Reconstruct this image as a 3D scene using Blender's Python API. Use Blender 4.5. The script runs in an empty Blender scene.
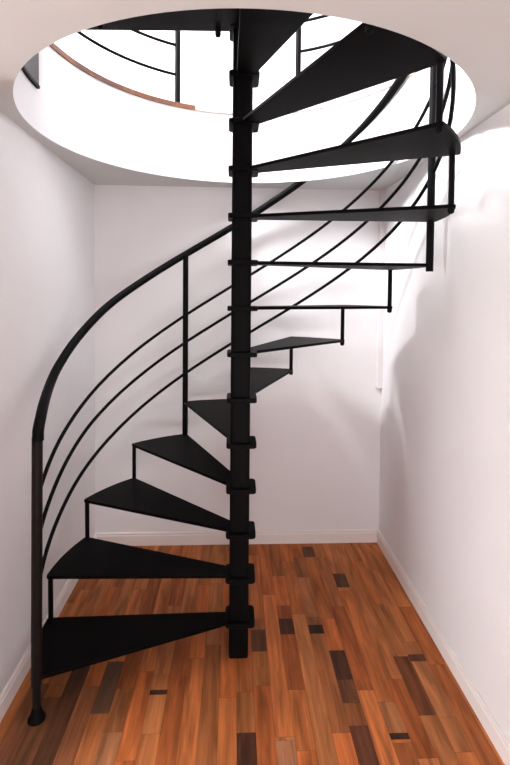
import bpy, bmesh, math, random
from mathutils import Vector, Matrix
random.seed(7)
S = bpy.context.scene
COL = S.collection
R_ = math.radians

# ---------------------------------------------------------------- measured layout (metres, eye at the origin)
F, CY = 474.819, 312.139
YAW, PITCH, ROLL = -0.043488, -0.035949, 0.008999
PX, PY = 0.0293, 2.1047                 # stair axis
Z1, RISE, R = -1.4511, 0.2, 0.8538      # first tread top, riser, tread radius
A0, STEP, W = -23.245, 22.51, 23.853    # nosing angle of first tread, pitch, tread angle
HX, HY, RH = 0.0456, 2.0358, 0.8807     # round opening
ZC, ZU = 0.6817, 1.103                  # lower ceiling, upper floor
ZF = -1.620                            # floor
YB, XL, XR = 3.044, -0.8842, 0.9626     # back, left and right walls
YL, XW = 1.5, -3.3                     # near end of the left wall; the room widens to the left there
YN = -2.3                               # wall behind the viewer
UXL, UXR, UZ = -2.4, 2.4, 3.7           # upper room
NT = 13

# ---------------------------------------------------------------- materials
def mat(name):
    m = bpy.data.materials.new(name); m.use_nodes = True
    nt = m.node_tree; nt.nodes.clear()
    out = nt.nodes.new('ShaderNodeOutputMaterial'); b = nt.nodes.new('ShaderNodeBsdfPrincipled')
    nt.links.new(b.outputs[0], out.inputs[0])
    return m, nt, b

def plaster(name, col, bump=0.06, scale=60, var=0.03):
    m, nt, b = mat(name); N, L = nt.nodes, nt.links
    tc = N.new('ShaderNodeTexCoord'); n = N.new('ShaderNodeTexNoise'); n.inputs['Scale'].default_value = scale
    n.inputs['Detail'].default_value = 6
    n2 = N.new('ShaderNodeTexNoise'); n2.inputs['Scale'].default_value = 2.2; n2.inputs['Detail'].default_value = 3
    L.new(tc.outputs['Object'], n.inputs['Vector']); L.new(tc.outputs['Object'], n2.inputs['Vector'])
    r = N.new('ShaderNodeValToRGB')
    r.color_ramp.elements[0].color = (*[c*(1-var) for c in col], 1); r.color_ramp.elements[0].position = .35
    r.color_ramp.elements[1].color = (*col, 1); r.color_ramp.elements[1].position = .65
    L.new(n2.outputs[0], r.inputs[0]); L.new(r.outputs[0], b.inputs['Base Color'])
    bp = N.new('ShaderNodeBump'); bp.inputs['Strength'].default_value = bump; bp.inputs['Distance'].default_value = .01
    mx = N.new('ShaderNodeMath'); mx.operation = 'ADD'
    L.new(n.outputs[0], mx.inputs[0]); L.new(n2.outputs[0], mx.inputs[1]); L.new(mx.outputs[0], bp.inputs['Height'])
    L.new(bp.outputs[0], b.inputs['Normal'])
    b.inputs['Roughness'].default_value = .75; b.inputs['Specular IOR Level'].default_value = .25
    return m

def metal(name, col, rough, spec=.5, dust=None):
    m, nt, b = mat(name); N, L = nt.nodes, nt.links
    tc = N.new('ShaderNodeTexCoord'); n = N.new('ShaderNodeTexNoise'); n.inputs['Scale'].default_value = 18; n.inputs['Detail'].default_value = 8
    L.new(tc.outputs['Object'], n.inputs['Vector'])
    r = N.new('ShaderNodeValToRGB'); r.color_ramp.elements[0].position = .35; r.color_ramp.elements[1].position = .75
    r.color_ramp.elements[0].color = (*col, 1); r.color_ramp.elements[1].color = (*(dust or [c*1.35 for c in col]), 1)
    L.new(n.outputs[0], r.inputs[0]); L.new(r.outputs[0], b.inputs['Base Color'])
    bp = N.new('ShaderNodeBump'); bp.inputs['Strength'].default_value = .08; bp.inputs['Distance'].default_value = .002
    n3 = N.new('ShaderNodeTexNoise'); n3.inputs['Scale'].default_value = 220
    L.new(tc.outputs['Object'], n3.inputs['Vector']); L.new(n3.outputs[0], bp.inputs['Height']); L.new(bp.outputs[0], b.inputs['Normal'])
    b.inputs['Roughness'].default_value = rough; b.inputs['Specular IOR Level'].default_value = spec
    return m

def wood_floor():
    m, nt, b = mat('oiled_wood_strips'); N, L = nt.nodes, nt.links
    at = N.new('ShaderNodeAttribute'); at.attribute_name = 'plank'
    sd = N.new('ShaderNodeAttribute'); sd.attribute_name = 'seed'
    tc = N.new('ShaderNodeTexCoord')
    off = N.new('ShaderNodeVectorMath'); off.operation = 'MULTIPLY_ADD'
    off.inputs[1].default_value = (31, 17, 9)
    L.new(sd.outputs['Color'], off.inputs[0]); L.new(tc.outputs['Object'], off.inputs[2])
    mp = N.new('ShaderNodeMapping'); mp.inputs['Scale'].default_value = (1, .05, 1); L.new(off.outputs[0], mp.inputs['Vector'])
    g = N.new('ShaderNodeTexNoise'); g.inputs['Scale'].default_value = 75; g.inputs['Detail'].default_value = 7; g.inputs['Roughness'].default_value = .65
    g.inputs['Distortion'].default_value = .6
    L.new(mp.outputs[0], g.inputs['Vector'])
    mp2 = N.new('ShaderNodeMapping'); mp2.inputs['Scale'].default_value = (1, .11, 1); L.new(off.outputs[0], mp2.inputs['Vector'])
    g2 = N.new('ShaderNodeTexNoise'); g2.inputs['Scale'].default_value = 24; g2.inputs['Detail'].default_value = 4; g2.inputs['Distortion'].default_value = .7
    L.new(mp2.outputs[0], g2.inputs['Vector'])
    r1 = N.new('ShaderNodeMapRange'); r1.inputs[1].default_value = .3; r1.inputs[2].default_value = .7; r1.inputs[3].default_value = .72; r1.inputs[4].default_value = 1.14
    r2 = N.new('ShaderNodeMapRange'); r2.inputs[1].default_value = .32; r2.inputs[2].default_value = .62; r2.inputs[3].default_value = .56; r2.inputs[4].default_value = 1.12
    L.new(g.outputs[0], r1.inputs[0]); L.new(g2.outputs[0], r2.inputs[0])
    mu = N.new('ShaderNodeMath'); mu.operation = 'MULTIPLY'; L.new(r1.outputs[0], mu.inputs[0]); L.new(r2.outputs[0], mu.inputs[1])
    vm = N.new('ShaderNodeVectorMath'); vm.operation = 'SCALE'; L.new(at.outputs['Color'], vm.inputs[0]); L.new(mu.outputs[0], vm.inputs['Scale'])
    L.new(vm.outputs[0], b.inputs['Base Color'])
    bp = N.new('ShaderNodeBump'); bp.inputs['Strength'].default_value = .06; bp.inputs['Distance'].default_value = .003
    L.new(g.outputs[0], bp.inputs['Height']); L.new(bp.outputs[0], b.inputs['Normal'])
    b.inputs['Roughness'].default_value = .48; b.inputs['Specular IOR Level'].default_value = .12
    return m

def wood_trim():
    m, nt, b = mat('floor_edge_wood'); N, L = nt.nodes, nt.links
    tc = N.new('ShaderNodeTexCoord'); n = N.new('ShaderNodeTexNoise'); n.inputs['Scale'].default_value = 14; n.inputs['Detail'].default_value = 6
    L.new(tc.outputs['Object'], n.inputs['Vector'])
    r = N.new('ShaderNodeValToRGB'); r.color_ramp.elements[0].color = (.085, .027, .012, 1); r.color_ramp.elements[1].color = (.2, .07, .028, 1)
    r.color_ramp.elements[0].position = .3; r.color_ramp.elements[1].position = .7
    L.new(n.outputs[0], r.inputs[0]); L.new(r.outputs[0], b.inputs['Base Color']); b.inputs['Roughness'].default_value = .5
    return m

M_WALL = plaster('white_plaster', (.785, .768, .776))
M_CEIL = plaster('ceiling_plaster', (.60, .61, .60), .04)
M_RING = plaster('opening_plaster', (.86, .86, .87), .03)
M_BASE = plaster('baseboard_paint', (.80, .73, .70), .02, 20)
M_TRIM = plaster('painted_strip', (.74, .70, .71), .02, 20)
M_STEEL = metal('black_painted_steel', (.0036, .0033, .0038), .5, .05)
M_TREAD = metal('black_tread_steel', (.0018, .0014, .0015), .5, .045, (.0045, .003, .0032))
M_POST = metal('worn_post_steel', (.0085, .007, .0065), .42, .12)
M_GREY = metal('grey_flange_steel', (.026, .02, .024), .5, .4)
M_FLOOR = wood_floor()
M_EDGE = wood_trim()
M_EDGE_LIT = plaster('lit_edge_wood', (.62, .54, .46), .02, 20, .12)  # brown floor edge as strong light bleaches it, put into the colour

# ---------------------------------------------------------------- mesh helpers
def obj(name, bm, m, parent=None, smooth=False, kind=None, label=None):
    bmesh.ops.remove_doubles(bm, verts=bm.verts, dist=1e-6)
    bmesh.ops.recalc_face_normals(bm, faces=bm.faces)
    me = bpy.data.meshes.new(name); bm.to_mesh(me); bm.free()
    if smooth:
        for p in me.polygons: p.use_smooth = True
        me.set_sharp_from_angle(angle=R_(40))
    me.materials.append(m)
    o = bpy.data.objects.new(name, me); COL.objects.link(o)
    if parent: o.parent = parent; o.matrix_parent_inverse = parent.matrix_world.inverted()
    if kind: o['kind'] = kind
    if label: o['label'] = label
    return o

def empty(name, loc, label, cat, group=None):
    o = bpy.data.objects.new(name, None); COL.objects.link(o); o.location = loc; o.empty_display_size = .1
    o.matrix_world = Matrix.Translation(loc)
    o['label'] = label; o['category'] = cat
    if group: o['group'] = group
    return o

def box(bm, a, b):
    vs = [bm.verts.new((x, y, z)) for x in (a[0], b[0]) for y in (a[1], b[1]) for z in (a[2], b[2])]
    for f in ((0, 1, 3, 2), (4, 6, 7, 5), (0, 4, 5, 1), (2, 3, 7, 6), (0, 2, 6, 4), (1, 5, 7, 3)):
        bm.faces.new([vs[i] for i in f])

def tube(bm, pts, rad, n=12, caps=True):
    """swept round bar; rad is a number or a list of radii"""
    pts = [Vector(p) for p in pts]; k = len(pts)
    rr = rad if isinstance(rad, (list, tuple)) else [rad]*k
    ref = None; rings = []
    for i, p in enumerate(pts):
        t = (pts[min(i+1, k-1)] - pts[max(i-1, 0)]).normalized()
        if ref is None:
            ref = Vector((0, 0, 1)) if abs(t.z) < .8 else Vector((1, 0, 0))
        u = (ref - t*ref.dot(t)).normalized(); v = t.cross(u); ref = u
        rings.append([bm.verts.new(p + (u*math.cos(2*math.pi*j/n) + v*math.sin(2*math.pi*j/n))*rr[i]) for j in range(n)])
    for i in range(k-1):
        for j in range(n):
            bm.faces.new((rings[i][j], rings[i][(j+1) % n], rings[i+1][(j+1) % n], rings[i+1][j]))
    if caps:
        bm.faces.new(rings[0][::-1]); bm.faces.new(rings[-1])

def prism(bm, poly, z0, z1):
    a = [bm.verts.new((x, y, z0)) for x, y in poly]; b = [bm.verts.new((x, y, z1)) for x, y in poly]
    n = len(poly)
    bm.faces.new(a[::-1]); bm.faces.new(b)
    for i in range(n): bm.faces.new((a[i], a[(i+1) % n], b[(i+1) % n], b[i]))

def bevel(bm, w, seg=2, ang=40):
    bm.normal_update()
    es = [e for e in bm.edges if len(e.link_faces) == 2 and e.calc_face_angle(0) > R_(ang)]
    bmesh.ops.bevel(bm, geom=es, offset=w, segments=seg, affect='EDGES', profile=.6)

def rounded(poly, rads, seg=5):
    """round the corners of a plan polygon"""
    out = []; n = len(poly)
    for i in range(n):
        p = Vector(poly[i]); a = Vector(poly[i-1]); b = Vector(poly[(i+1) % n]); r = rads[i]
        if r <= 0: out.append(tuple(p)); continue
        da = (a-p).normalized(); db = (b-p).normalized()
        for s in range(seg+1):
            t = s/seg; q0 = p+da*r; q1 = p+db*r
            q = q0*(1-t)**2 + p*2*t*(1-t) + q1*t*t
            out.append((q.x, q.y))
    return out

def az(phi, r=R, z=0.0, cx=PX, cy=PY):
    a = R_(phi); return Vector((cx - r*math.cos(a), cy + r*math.sin(a), z))

# ---------------------------------------------------------------- the setting
# floor: oiled strips running away from the viewer
def build_floor():
    W_ = .0705
    bm = bmesh.new(); cl = bm.loops.layers.float_color.new('plank'); sl = bm.loops.layers.float_color.new('seed')
    base = Vector((.55, .164, .048))
    tones = [1, .92, 1.08, .8, 1.0, .68, .9, 1.12, .74, .98]
    hue = [Vector((.9, 1.06, 1.2)), Vector((1, 1, 1)), Vector((.95, 1.05, 1.15)), Vector((1.05, .96, .9)), Vector((.97, 1.1, 1.2))]
    x0 = XL - .012 - 35*W_; ncol = int(math.ceil((XR + .012 - x0)/W_))
    def col_of(x): return int((x - x0)/W_)
    # planks and offcuts that stand out: x, near y, far y, tone
    special = [
        (.500, 1.93, 2.095, (.085, .034, .018)), (.497, 1.815, 1.93, (.17, .062, .027)), (.497, 1.715, 1.815, (.30, .098, .035)), (.505, 1.50, 1.715, (.135, .045, .022)),
        (.285, 2.205, 2.315, (.085, .032, .018)), (.395, 2.205, 2.265, (.045, .018, .011)),
        (.635, 2.56, 2.69, (.13, .052, .027)), (.485, 2.87, 2.99, (.13, .055, .03)),
        (.395, 2.32, 2.66, (.52, .185, .068)), (.03, 1.40, 1.70, (.085, .032, .017)),
        (.148, 2.10, 2.24, (.17, .062, .03)), (-.29, 1.880, 1.903, (.07, .03, .018)),
        (-.50, 1.80, 2.06, (.14, .07, .04)), (.215, 1.45, 1.665, (.52, .215, .105)),
        (.615, 1.68, 1.815, (.50, .185, .07)), (.645, 1.655, 1.68, (.06, .024, .014)),
        (.80, 1.74, 2.02, (.52, .19, .07)), (.75, 1.75, 2.05, (.20, .062, .024)), (.80, 2.02, 2.06, (.13, .045, .02)),
        (-.42, 1.5, 1.72, (.50, .20, .085)),
        (-.805, 1.40, 1.95, (.27, .10, .045)), (-.73, 1.40, 1.88, (.19, .08, .036)), (-.66, 1.40, 2.12, (.12, .05, .024)), (-.59, 1.40, 1.93, (.38, .135, .055)),
    ]
    spc = {}
    for x, ya, yb, c in special: spc.setdefault(col_of(x), []).append((ya, yb, c))
    gap = .0004
    def quad(xa, xb, ya, yb, c):
        if yb - ya < .004: return
        vs = [bm.verts.new((xa+gap, ya+gap, ZF)), bm.verts.new((xb-gap, ya+gap, ZF)), bm.verts.new((xb-gap, yb-gap, ZF)), bm.verts.new((xa+gap, yb-gap, ZF))]
        f = bm.faces.new(vs); s = (random.random(), random.random(), random.random(), 1)
        for l in f.loops: l[cl] = (*c, 1); l[sl] = s
    for k in range(ncol):
        xa, xb = x0 + k*W_, x0 + (k+1)*W_
        y = YN - .02 - random.random()*.5
        cuts = sorted(spc.get(k, []))
        segs = []
        while y < YB + .012:
            e = y + random.choice([.28, .38, .5, .62, .75, .9])*random.uniform(.9, 1.1)
            t = random.choice(tones)*random.uniform(.94, 1.05); h = random.choice(hue)
            c = (base.x*t*h.x, base.y*t*h.y, base.z*t*h.z)
            segs.append((y, min(e, YB + .012), c)); y = e
        for a, b_, c in segs:
            cur = a
            for ya, yb, _ in cuts:
                if yb <= cur or ya >= b_: continue
                if ya > cur: quad(xa, xb, cur, ya, c)
                cur = max(cur, yb)
            if cur < b_: quad(xa, xb, cur, b_, c)
        for ya, yb, c in cuts: quad(xa, xb, ya, yb, c)
    # dark joint bed just under the strips
    f = bm.faces.new([bm.verts.new(v) for v in ((XW-.1, YN-.1, ZF-.0012), (XR+.05, YN-.1, ZF-.0012), (XR+.05, YB+.05, ZF-.0012), (XW-.1, YB+.05, ZF-.0012))])
    for l in f.loops: l[cl] = (.06, .022, .01, 1); l[sl] = (0, 0, 0, 1)
    me = bpy.data.meshes.new('floor'); bm.normal_update()
    for f in bm.faces:
        if f.normal.z < 0: f.normal_flip()
    bm.to_mesh(me); bm.free(); me.materials.append(M_FLOOR)
    o = bpy.data.objects.new('floor', me); COL.objects.link(o); o['kind'] = 'structure'
build_floor()

def wall(name, a, b, m=None):
    bm = bmesh.new(); box(bm, a, b); return obj(name, bm, m or M_WALL, kind='structure')
T = .12
wall('wall_back', (UXL-T, YB, ZF-.1), (UXR+T, YB+T, UZ+.1))
wall('wall_left', (XL-T, YL, ZF-.1), (XL, YB, ZC))
wall('wall_left_return', (XW, YL, ZF-.1), (XL-T, YL+T, ZC))
wall('wall_left_far', (XW-T, YN, ZF-.1), (XW, YL+T, ZC))
wall('wall_right', (XR, YN, ZF-.1), (XR+T, YB, ZC))

def holed_slab(name, x0, x1, y0, y1, z0, z1, r, m):
    """flat slab pierced by the round opening"""
    bm = bmesh.new(); n = 128; outer = []
    inner = [(HX + r*math.cos(2*math.pi*i/n), HY + r*math.sin(2*math.pi*i/n)) for i in range(n)]
    for i in range(n):
        c, s = math.cos(2*math.pi*i/n), math.sin(2*math.pi*i/n)
        k = min(((x1-HX)/c if c > 1e-9 else 1e9), ((x0-HX)/c if c < -1e-9 else 1e9), ((y1-HY)/s if s > 1e-9 else 1e9), ((y0-HY)/s if s < -1e-9 else 1e9))
        outer.append((HX+k*c, HY+k*s))
    # true corners
    V = {}
    def v(p, z):
        q = (round(p[0], 6), round(p[1], 6), z)
        if q not in V: V[q] = bm.verts.new(q)
        return V[q]
    corners = [(x0, y0), (x1, y0), (x1, y1), (x0, y1)]
    ca = [math.atan2(c[1]-HY, c[0]-HX) % (2*math.pi) for c in corners]
    for z in (z0, z1):
        for i in range(n):
            j = (i+1) % n; a, b = 2*math.pi*i/n, 2*math.pi*(i+1)/n
            mid = [c for c, t in zip(corners, ca) if a < t < b]
            vs = []
            for p in [inner[i], outer[i]] + mid + [outer[j], inner[j]]:
                w = v(p, z)
                if w not in vs: vs.append(w)
            bm.faces.new(vs)
    for i in range(n):
        j = (i+1) % n
        bm.faces.new((v(inner[i], z0), v(inner[j], z0), v(inner[j], z1), v(inner[i], z1)))
    return obj(name, bm, m, kind='structure')
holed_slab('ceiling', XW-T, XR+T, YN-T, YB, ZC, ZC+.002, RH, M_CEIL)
# plastered drum of the opening and the upper floor
def ring(name, r0, r1, z0, z1, m, a0=0, a1=360):
    """plain band following the opening, angles counted from the left towards the back"""
    bm = bmesh.new(); n = max(8, int((a1-a0)/2.8)); full = a1-a0 >= 360
    pts = []
    for i in range(n if full else n+1):
        t = R_(a0 + (a1-a0)*i/n)
        pts.append([bm.verts.new((HX - r*math.cos(t), HY + r*math.sin(t), z)) for r, z in ((r0, z0), (r1, z0), (r1, z1), (r0, z1))])
    for i in range(n):
        a, b = pts[i], pts[(i+1) % len(pts)]
        for k in range(4): bm.faces.new((a[k], b[k], b[(k+1) % 4], a[(k+1) % 4]))
    if not full: bm.faces.new(pts[0]); bm.faces.new(pts[-1][::-1])
    return obj(name, bm, m, smooth=True, kind='structure')
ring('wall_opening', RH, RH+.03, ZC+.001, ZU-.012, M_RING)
ring('trim_1', RH-.008, RH+.05, ZU-.012, ZU+.014, M_EDGE, -60, 71)
ring('trim_3', RH-.008, RH+.05, ZU-.012, ZU+.012, M_EDGE_LIT, 71, 300)  # same wooden edge, its overexposed back and right arc painted pale
holed_slab('floor_upper', UXL-T, UXR+T, YN-T, YB, ZU-.012, ZU+.008, RH+.049, M_EDGE)

# upper room shell
wall('wall_upper_left', (UXL-T, YN, ZU), (UXL, YB, UZ))
wall('wall_upper_right', (UXR, YN, ZU), (UXR+T, YB, UZ))
# roof with a wide roof window over the stairwell
def frame_slab(name, x0, x1, y0, y1, z0, z1, hx0, hx1, hy0, hy1, m):
    bm = bmesh.new()
    box(bm, (x0, y0, z0), (hx0, y1, z1)); box(bm, (hx1, y0, z0), (x1, y1, z1))
    box(bm, (hx0, y0, z0), (hx1, hy0, z1)); box(bm, (hx0, hy1, z0), (hx1, y1, z1))
    return obj(name, bm, m, kind='structure')
SKX0, SKX1, SKY0, SKY1 = -1.0, 1.5, .7, 2.7
frame_slab('ceiling_upper', UXL-T, UXR+T, YN-T, YB+T, UZ, UZ+.12, SKX0, SKX1, SKY0, SKY1, M_CEIL)

# the wall behind the viewer, both floors
def wall_front():
    bm = bmesh.new()
    box(bm, (XW-T, YN-T, ZF-.1), (XR+T, YN, ZC))
    obj('wall_front', bm, M_WALL, kind='structure')
    bm = bmesh.new(); box(bm, (UXL-T, YN-T, ZC+.02), (UXR+T, YN, UZ)); obj('wall_upper_front', bm, M_WALL, kind='structure')
wall_front()

def baseboard(name, a, b, nrm):
    """moulded skirting: flat board with a small eased top bead"""
    h = .083; prof = [(0, 0), (.014, 0), (.014, h-.02), (.010, h-.014), (.011, h-.006), (.006, h), (0, h)]
    bm = bmesh.new(); A = Vector(a); B = Vector(b); n = Vector(nrm)
    ra = [bm.verts.new(A + n*x + Vector((0, 0, z))) for x, z in prof]; rb = [bm.verts.new(B + n*x + Vector((0, 0, z))) for x, z in prof]
    k = len(prof)
    for i in range(k): bm.faces.new((ra[i], ra[(i+1) % k], rb[(i+1) % k], rb[i]))
    bm.faces.new(ra); bm.faces.new(rb[::-1])
    obj(name, bm, M_BASE, kind='structure')
baseboard('baseboard_back', (XL, YB, ZF), (XR, YB, ZF), (0, -1, 0))
baseboard('baseboard_left', (XL, YL, ZF), (XL, YB, ZF), (1, 0, 0))
baseboard('baseboard_right', (XR, YN, ZF), (XR, YB, ZF), (-1, 0, 0))
# slim painted boxing in the back right corner, under the ceiling
bm = bmesh.new(); box(bm, (XR-.035, YB-.022, -.60), (XR+.001, YB+.001, ZC)); bevel(bm, .004)
obj('trim_2', bm, M_TRIM, kind='structure')

# ---------------------------------------------------------------- the spiral staircase
stair = empty('spiral_staircase', (PX, PY, ZF), 'black steel spiral staircase winding from the wooden floor up through the round ceiling opening', 'staircase')

TH = .014
ZL = Z1 + RISE*NT                   # landing top
bm = bmesh.new()
h = .0435; sq = rounded([(PX-h, PY-h), (PX+h, PY-h), (PX+h, PY+h), (PX-h, PY+h)], [.014]*4, 4)
prism(bm, sq, ZF, ZL + .03)
obj('center_pole', bm, M_STEEL, stair, smooth=True)

def collar_bm(z):
    bm = bmesh.new(); c = .066; x = PX + .006
    prism(bm, rounded([(x-c, PY-c), (x+c, PY-c), (x+c, PY+c), (x-c, PY+c)], [.02]*4, 4), z-TH-.004, z+.002)
    bevel(bm, .002, 1, 60); return bm

def wedge(a, w, rad=R):
    """plan of one tread: narrow root at the pole, two straight edges, curved outer edge"""
    mid = a + w/2; d = az(mid, 1, 0, 0, 0); q = Vector((-d.y, d.x, 0))
    if q.dot(az(a, 1, 0, 0, 0)) < 0: q = -q          # q points to the nosing side
    P = Vector((PX, PY, 0)); hw = .036
    poly = []; rads = []
    i0 = P + d*.045 + q*hw; i1 = P + d*.045 - q*hw
    poly.append((i0.x, i0.y)); rads.append(0)
    m = 12
    for k in range(m+1):
        p = az(a + w*k/m, rad); poly.append((p.x, p.y)); rads.append(.013 if k in (0, m) else 0)
    poly.append((i1.x, i1.y)); rads.append(0)
    return rounded(poly, rads, 4)

def spacer_bm(x, y, z0, z1, r=.0108):
    bm = bmesh.new()
    tube(bm, [(x, y, z0), (x, y, z1)], r, 14); return bm

GROW = {10: .016, 11: .028, 12: .032, 13: .03}       # the upper treads reach a little further
for n in range(1, NT+1):
    a = A0 + STEP*(n-1); z = Z1 + RISE*(n-1)
    bm = bmesh.new(); prism(bm, wedge(a, W, R + GROW.get(n, 0)), z-TH, z); bevel(bm, .0025, 2, 60)
    t = obj('tread', bm, M_TREAD, stair)
    obj('collar', collar_bm(z), M_STEEL, t)
    # post standing on the rear corner and carrying the nosing of the next tread
    an = a + STEP + .65
    if n not in (4, 9, 13):
        p = az(an, R-.017+GROW.get(n, 0))
        obj('spacer_post', spacer_bm(p.x, p.y, z-.001, z+RISE-TH), M_STEEL, t)
        bm = bmesh.new(); zb = z - TH
        tube(bm, [(p.x, p.y, zb+.001), (p.x, p.y, zb-.012), (p.x, p.y, zb-.018), (p.x, p.y, zb-.021)], [.0125, .0125, .010, .004], 14)
        obj('bolt', bm, M_STEEL, t, smooth=True)

# landing: quarter platform that meets the upper floor at the front left
def landing():
    a0, a1 = A0 + STEP*NT, 361.6
    poly = [(PX-.02, PY+.02), ]
    pts = []
    for k in range(33):
        t = a0 + (a1-a0)*k/32; d = az(t, 1, 0, 0, 0)
        # stretch to the drum of the opening
        o = Vector((PX-HX, PY-HY, 0)); bq = o.dot(d); c = o.dot(o) - (RH-.012)**2
        r = -bq + math.sqrt(bq*bq - c)
        pts.append((PX + d.x*r, PY + d.y*r))
    d0 = az(a0, 1, 0, 0, 0)
    poly = [(PX+.04, PY-.03)] + pts + [(PX-.03, PY-.012)]
    bm = bmesh.new(); prism(bm, poly, ZL-TH, ZL); bevel(bm, .002, 1, 60)
    L = obj('landing', bm, M_TREAD, stair)
    obj('collar', collar_bm(ZL), M_STEEL, L)
    p = Vector((PX-.082, PY-.02, 0))
    for px_, py_ in ((PX-.108, PY-.022), (PX-.60, PY-.05)):
        bm = bmesh.new(); zb = ZL-TH
        tube(bm, [(px_, py_, zb+.001), (px_, py_, zb-.02), (px_, py_, zb-.028), (px_, py_, zb-.031)], [.0125, .0125, .010, .004], 14)
        obj('bolt', bm, M_STEEL, L, smooth=True)
    # flange plate fixed to the plaster drum under the landing
    bm = bmesh.new(); zs = (.862, ZL-TH); n = 24; rows = []
    for k in range(n+1):
        t = 1.6 - 70*k/n
        rows.append([bm.verts.new(az(t, r, z, HX, HY)) for r, z in ((RH-.001, zs[0]), (RH-.010, zs[0]), (RH-.010, zs[1]), (RH-.001, zs[1]))])
    for k in range(n):
        for j in range(4): bm.faces.new((rows[k][j], rows[k+1][j], rows[k+1][(j+1) % 4], rows[k][(j+1) % 4]))
    bm.faces.new(rows[0]); bm.faces.new(rows[-1][::-1])
    fl = obj('flange_plate', bm, M_GREY, stair, label='grey steel flange plate on the white drum of the opening')
    bm = bmesh.new(); rows = []
    for k in range(n+1):
        t = 1.6 - 70*k/n
        rows.append([bm.verts.new(az(t, r, z, HX, HY)) for r, z in ((RH-.001, .855), (RH-.014, .855), (RH-.014, .868), (RH-.001, .868))])
    for k in range(n):
        for j in range(4): bm.faces.new((rows[k][j], rows[k+1][j], rows[k+1][(j+1) % 4], rows[k][(j+1) % 4]))
    bm.faces.new(rows[0]); bm.faces.new(rows[-1][::-1])
    obj('edge_bar', bm, M_STEEL, fl)
landing()

# newel post at the first tread
NX, NY = -.740, 1.784
NTOP = -.536
bm = bmesh.new()
tube(bm, [(NX, NY, ZF+.03), (NX, NY, Z1-.03)], .0155, 18)
tube(bm, [(NX, NY, Z1-.03), (NX+.010, NY, NTOP)], .0195, 18)
nw = obj('newel_post', bm, M_POST, stair, smooth=True)
bm = bmesh.new()
tube(bm, [(NX, NY, ZF), (NX, NY, ZF+.008), (NX, NY, ZF+.02), (NX, NY, ZF+.05)], [.032, .032, .022, .0165], 20)
obj('foot', bm, M_STEEL, nw, smooth=True)

def hz(p): return -.388 + .00928*p
n_az = math.degrees(math.atan2(NY-PY, -(NX-PX))); n_r = math.hypot(NX-PX, NY-PY)
def catmull(keys, per):
    out = []
    for i in range(len(keys)-1):
        p0, p1, p2, p3 = keys[max(i-1, 0)], keys[i], keys[i+1], keys[min(i+2, len(keys)-1)]
        for s in range(per):
            t = s/per
            out.append(tuple(.5*((2*b) + (c-a)*t + (2*a-5*b+4*c-d)*t*t + (3*b-a-3*c+d)*t**3) for a, b, c, d in zip(p0, p1, p2, p3)))
    return out
# handrail: leaves the newel post nearly level, then climbs as a helix
keys = [(-22.98, NTOP-.012, .8215), (-22.98, NTOP+.004, .8215), (-22.3, NTOP+.024, .8205), (-18.04, -.476, .8129), (-13.07, -.449, .8116), (-8.19, -.43, .8158), (-3.47, -.409, .8235), (1.07, -.384, .8329), (5.45, -.353, .8418), (9.74, -.318, .8483), (14, -.274, R-.003),
        (19.8, -.212, R-.003), (33.8, -.066, R-.003), (50, hz(50)+.006, R-.003), (66, hz(66)+.004, R-.003), (90, hz(90), R-.003)]
path = catmull(keys, 8) + [(p, hz(p), R-.003) for p in range(90, 271, 3)]
bm = bmesh.new(); tube(bm, [az(a, r, z) for a, z, r in path], .0205, 16)
obj('handrail', bm, M_STEEL, stair, smooth=True)
# three slim rails under it
def rail(z0, k, low):
    f = lambda p: z0 + k*p
    keys = low + [(p, f(p), R-.003) for p in range(48, 271, 3)]
    bm = bmesh.new(); tube(bm, [az(a, r, z) for a, z, r in catmull(keys, 4)], .0088, 10)
    obj('rail', bm, M_STEEL, stair, smooth=True)
rail(-.752, .00927, [(-21, -.975, n_r), (-12, -.885, R-.006), (-2, -.796, R-.003), (8.3, -.690, R-.003), (19.5, -.579, R-.003), (30, -.477, R-.003)])
rail(-.906, .0091, [(-21, -1.150, n_r), (-12, -1.070, R-.006), (-4, -.990, R-.003), (3, -.915, R-.003), (13, -.803, R-.003), (22, -.708, R-.003), (30, -.632, R-.003)])
rail(-1.098, .00915, [(-21, -1.345, n_r), (-12, -1.272, R-.006), (-5, -1.190, R-.003), (2.8, -1.100, R-.003), (13, -.990, R-.003), (20, -.918, R-.003), (29.2, -.831, R-.003)])
# long balusters
for n in (4, 9, 13):
    a = A0 + STEP*n + .65; z0 = Z1 + RISE*(n-1); p = az(a, R-.008)
    bm = bmesh.new(); tube(bm, [(p.x, p.y, z0-TH-.022), (p.x, p.y, hz(a)-.005)], .0165, 16)
    obj('baluster', bm, M_STEEL, stair, smooth=True)

# ---------------------------------------------------------------- guard railings round the opening upstairs
def guard(a_from, a_to, posts, label):
    rr = RH + .035
    b = az(a_from, rr, ZU+.014, HX, HY)
    g = empty('guard_railing', tuple(b), label, 'railing', 'guard railings round the upper opening')
    for a in posts:
        p = az(a, rr, 0, HX, HY); bm = bmesh.new(); tube(bm, [(p.x, p.y, ZU+.012), (p.x, p.y, ZU+.93)], .0165, 16)
        q = obj('post', bm, M_STEEL, g, smooth=True)
        bm = bmesh.new(); tube(bm, [(p.x, p.y, ZU+.0125), (p.x, p.y, ZU+.018)], .03, 18); obj('base_plate', bm, M_STEEL, q)
    n = max(8, int(abs(a_to-a_from)/3))
    for z, r_, nm in ((1.292, .0085, 'rail'), (1.462, .0085, 'rail'), (1.637, .0085, 'rail'), (1.81, .0085, 'rail'), (ZU+.93, .02, 'handrail')):
        bm = bmesh.new(); tube(bm, [az(a_from + (a_to-a_from)*k/n, rr, z, HX, HY) for k in range(n+1)], r_, 10)
        obj(nm, bm, M_STEEL, g, smooth=True)
guard(64.8, 4, (64.8, 4), 'black guard railing upstairs at the left rim of the round opening')
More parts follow.
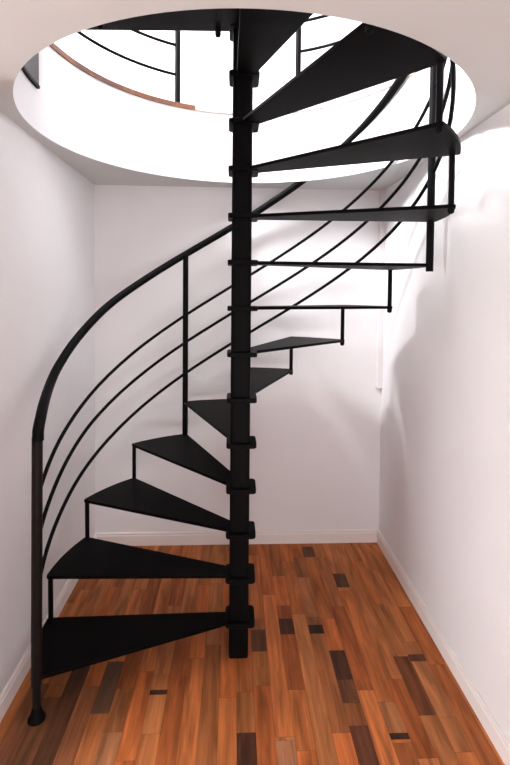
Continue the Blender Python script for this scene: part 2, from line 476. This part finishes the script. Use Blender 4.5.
guard(110.9, 250, (110.9, 180, 250), 'black guard railing upstairs at the right rim of the round opening')

# painted frames: left window out of view, and one added round the front fill
def window_frame(name, c, ax, w, h):
    """frame lying on a wall; ax is the wall's horizontal axis (0 = x, 1 = y), the room is on the + side of the other one"""
    bm = bmesh.new(); t, d = .07, .05
    def b(u0, u1, z0, z1):
        if ax: box(bm, (c[0], c[1]+u0, c[2]+z0), (c[0]+d, c[1]+u1, c[2]+z1))
        else: box(bm, (c[0]+u0, c[1], c[2]+z0), (c[0]+u1, c[1]+d, c[2]+z1))
    b(-w/2-t, -w/2, -h/2-t, h/2+t); b(w/2, w/2+t, -h/2-t, h/2+t); b(-w/2, w/2, h/2, h/2+t); b(-w/2, w/2, -h/2-t, -h/2)
    obj(name, bm, M_TRIM, kind='structure')
window_frame('window_1', (XW, .68, -.55), 1, 1.24, 1.64)
window_frame('front_fill_frame', (.2, YN, -1.1), 0, 1.24, .88)  # no known window here; frame added to dress the fill light

# ---------------------------------------------------------------- light
def area(name, loc, target, sx, sy, power, col=(1, 1, 1)):
    l = bpy.data.lights.new(name, 'AREA'); l.shape = 'RECTANGLE'; l.size = sx; l.size_y = sy; l.energy = power; l.color = col
    o = bpy.data.objects.new(name, l); COL.objects.link(o); o.location = loc
    o.rotation_euler = (Vector(target)-Vector(loc)).to_track_quat('-Z', 'Y').to_euler(); return o
area('roof_window_daylight', ((SKX0+SKX1)/2, (SKY0+SKY1)/2, UZ+.06), ((SKX0+SKX1)/2, (SKY0+SKY1)/2, 0), SKX1-SKX0, SKY1-SKY0, 165, (.97, .98, 1))
area('upper_window_daylight', (UXL+.1, 1.45, 2.75), (.7, 2.8, 0), .9, .9, 570, (.95, .97, 1))
area('lower_window_daylight', (XW+.05, .68, -.55), (.9, 1.5, -1.1), 1.2, 1.6, 140, (.94, .98, 1))

area('front_fill_light', (.2, YN+.03, -1.1), (.2, 3, -.7), 1.2, .9, 45, (.96, .98, 1))  # added fill behind the viewer, brightens the lower back wall

w = bpy.data.worlds.new('daylight'); S.world = w; w.use_nodes = True
bg = w.node_tree.nodes['Background']; bg.inputs[0].default_value = (.93, .96, 1, 1); bg.inputs[1].default_value = 1.0

# ---------------------------------------------------------------- camera
cam = bpy.data.cameras.new('camera'); co = bpy.data.objects.new('camera', cam); COL.objects.link(co)
cam.sensor_fit = 'HORIZONTAL'; cam.sensor_width = 36; cam.lens = F/510*36
cam.shift_y = -(382.5-CY)/510; cam.shift_x = 0
cam.clip_start = .02
def cam_to_world(v):
    x, d, z = v
    c, s = math.cos(PITCH), math.sin(PITCH); y, zz = c*d - s*z, s*d + c*z
    c, s = math.cos(YAW), math.sin(YAW); return Vector((c*x - s*y, s*x + c*y, zz))
c, s = math.cos(ROLL), math.sin(ROLL)
right = cam_to_world((c, 0, s)); up = cam_to_world((-s, 0, c)); back = -cam_to_world((0, 1, 0))
M = Matrix.Identity(4)
for i in range(3): M[i][0], M[i][1], M[i][2] = right[i], up[i], back[i]
co.matrix_world = M
S.camera = co

S.view_settings.view_transform = 'Standard'; S.view_settings.look = 'None'
S.view_settings.exposure = .1; S.view_settings.gamma = 1; S.view_settings.use_curve_mapping = False
S.cycles.max_bounces = 10; S.cycles.diffuse_bounces = 6
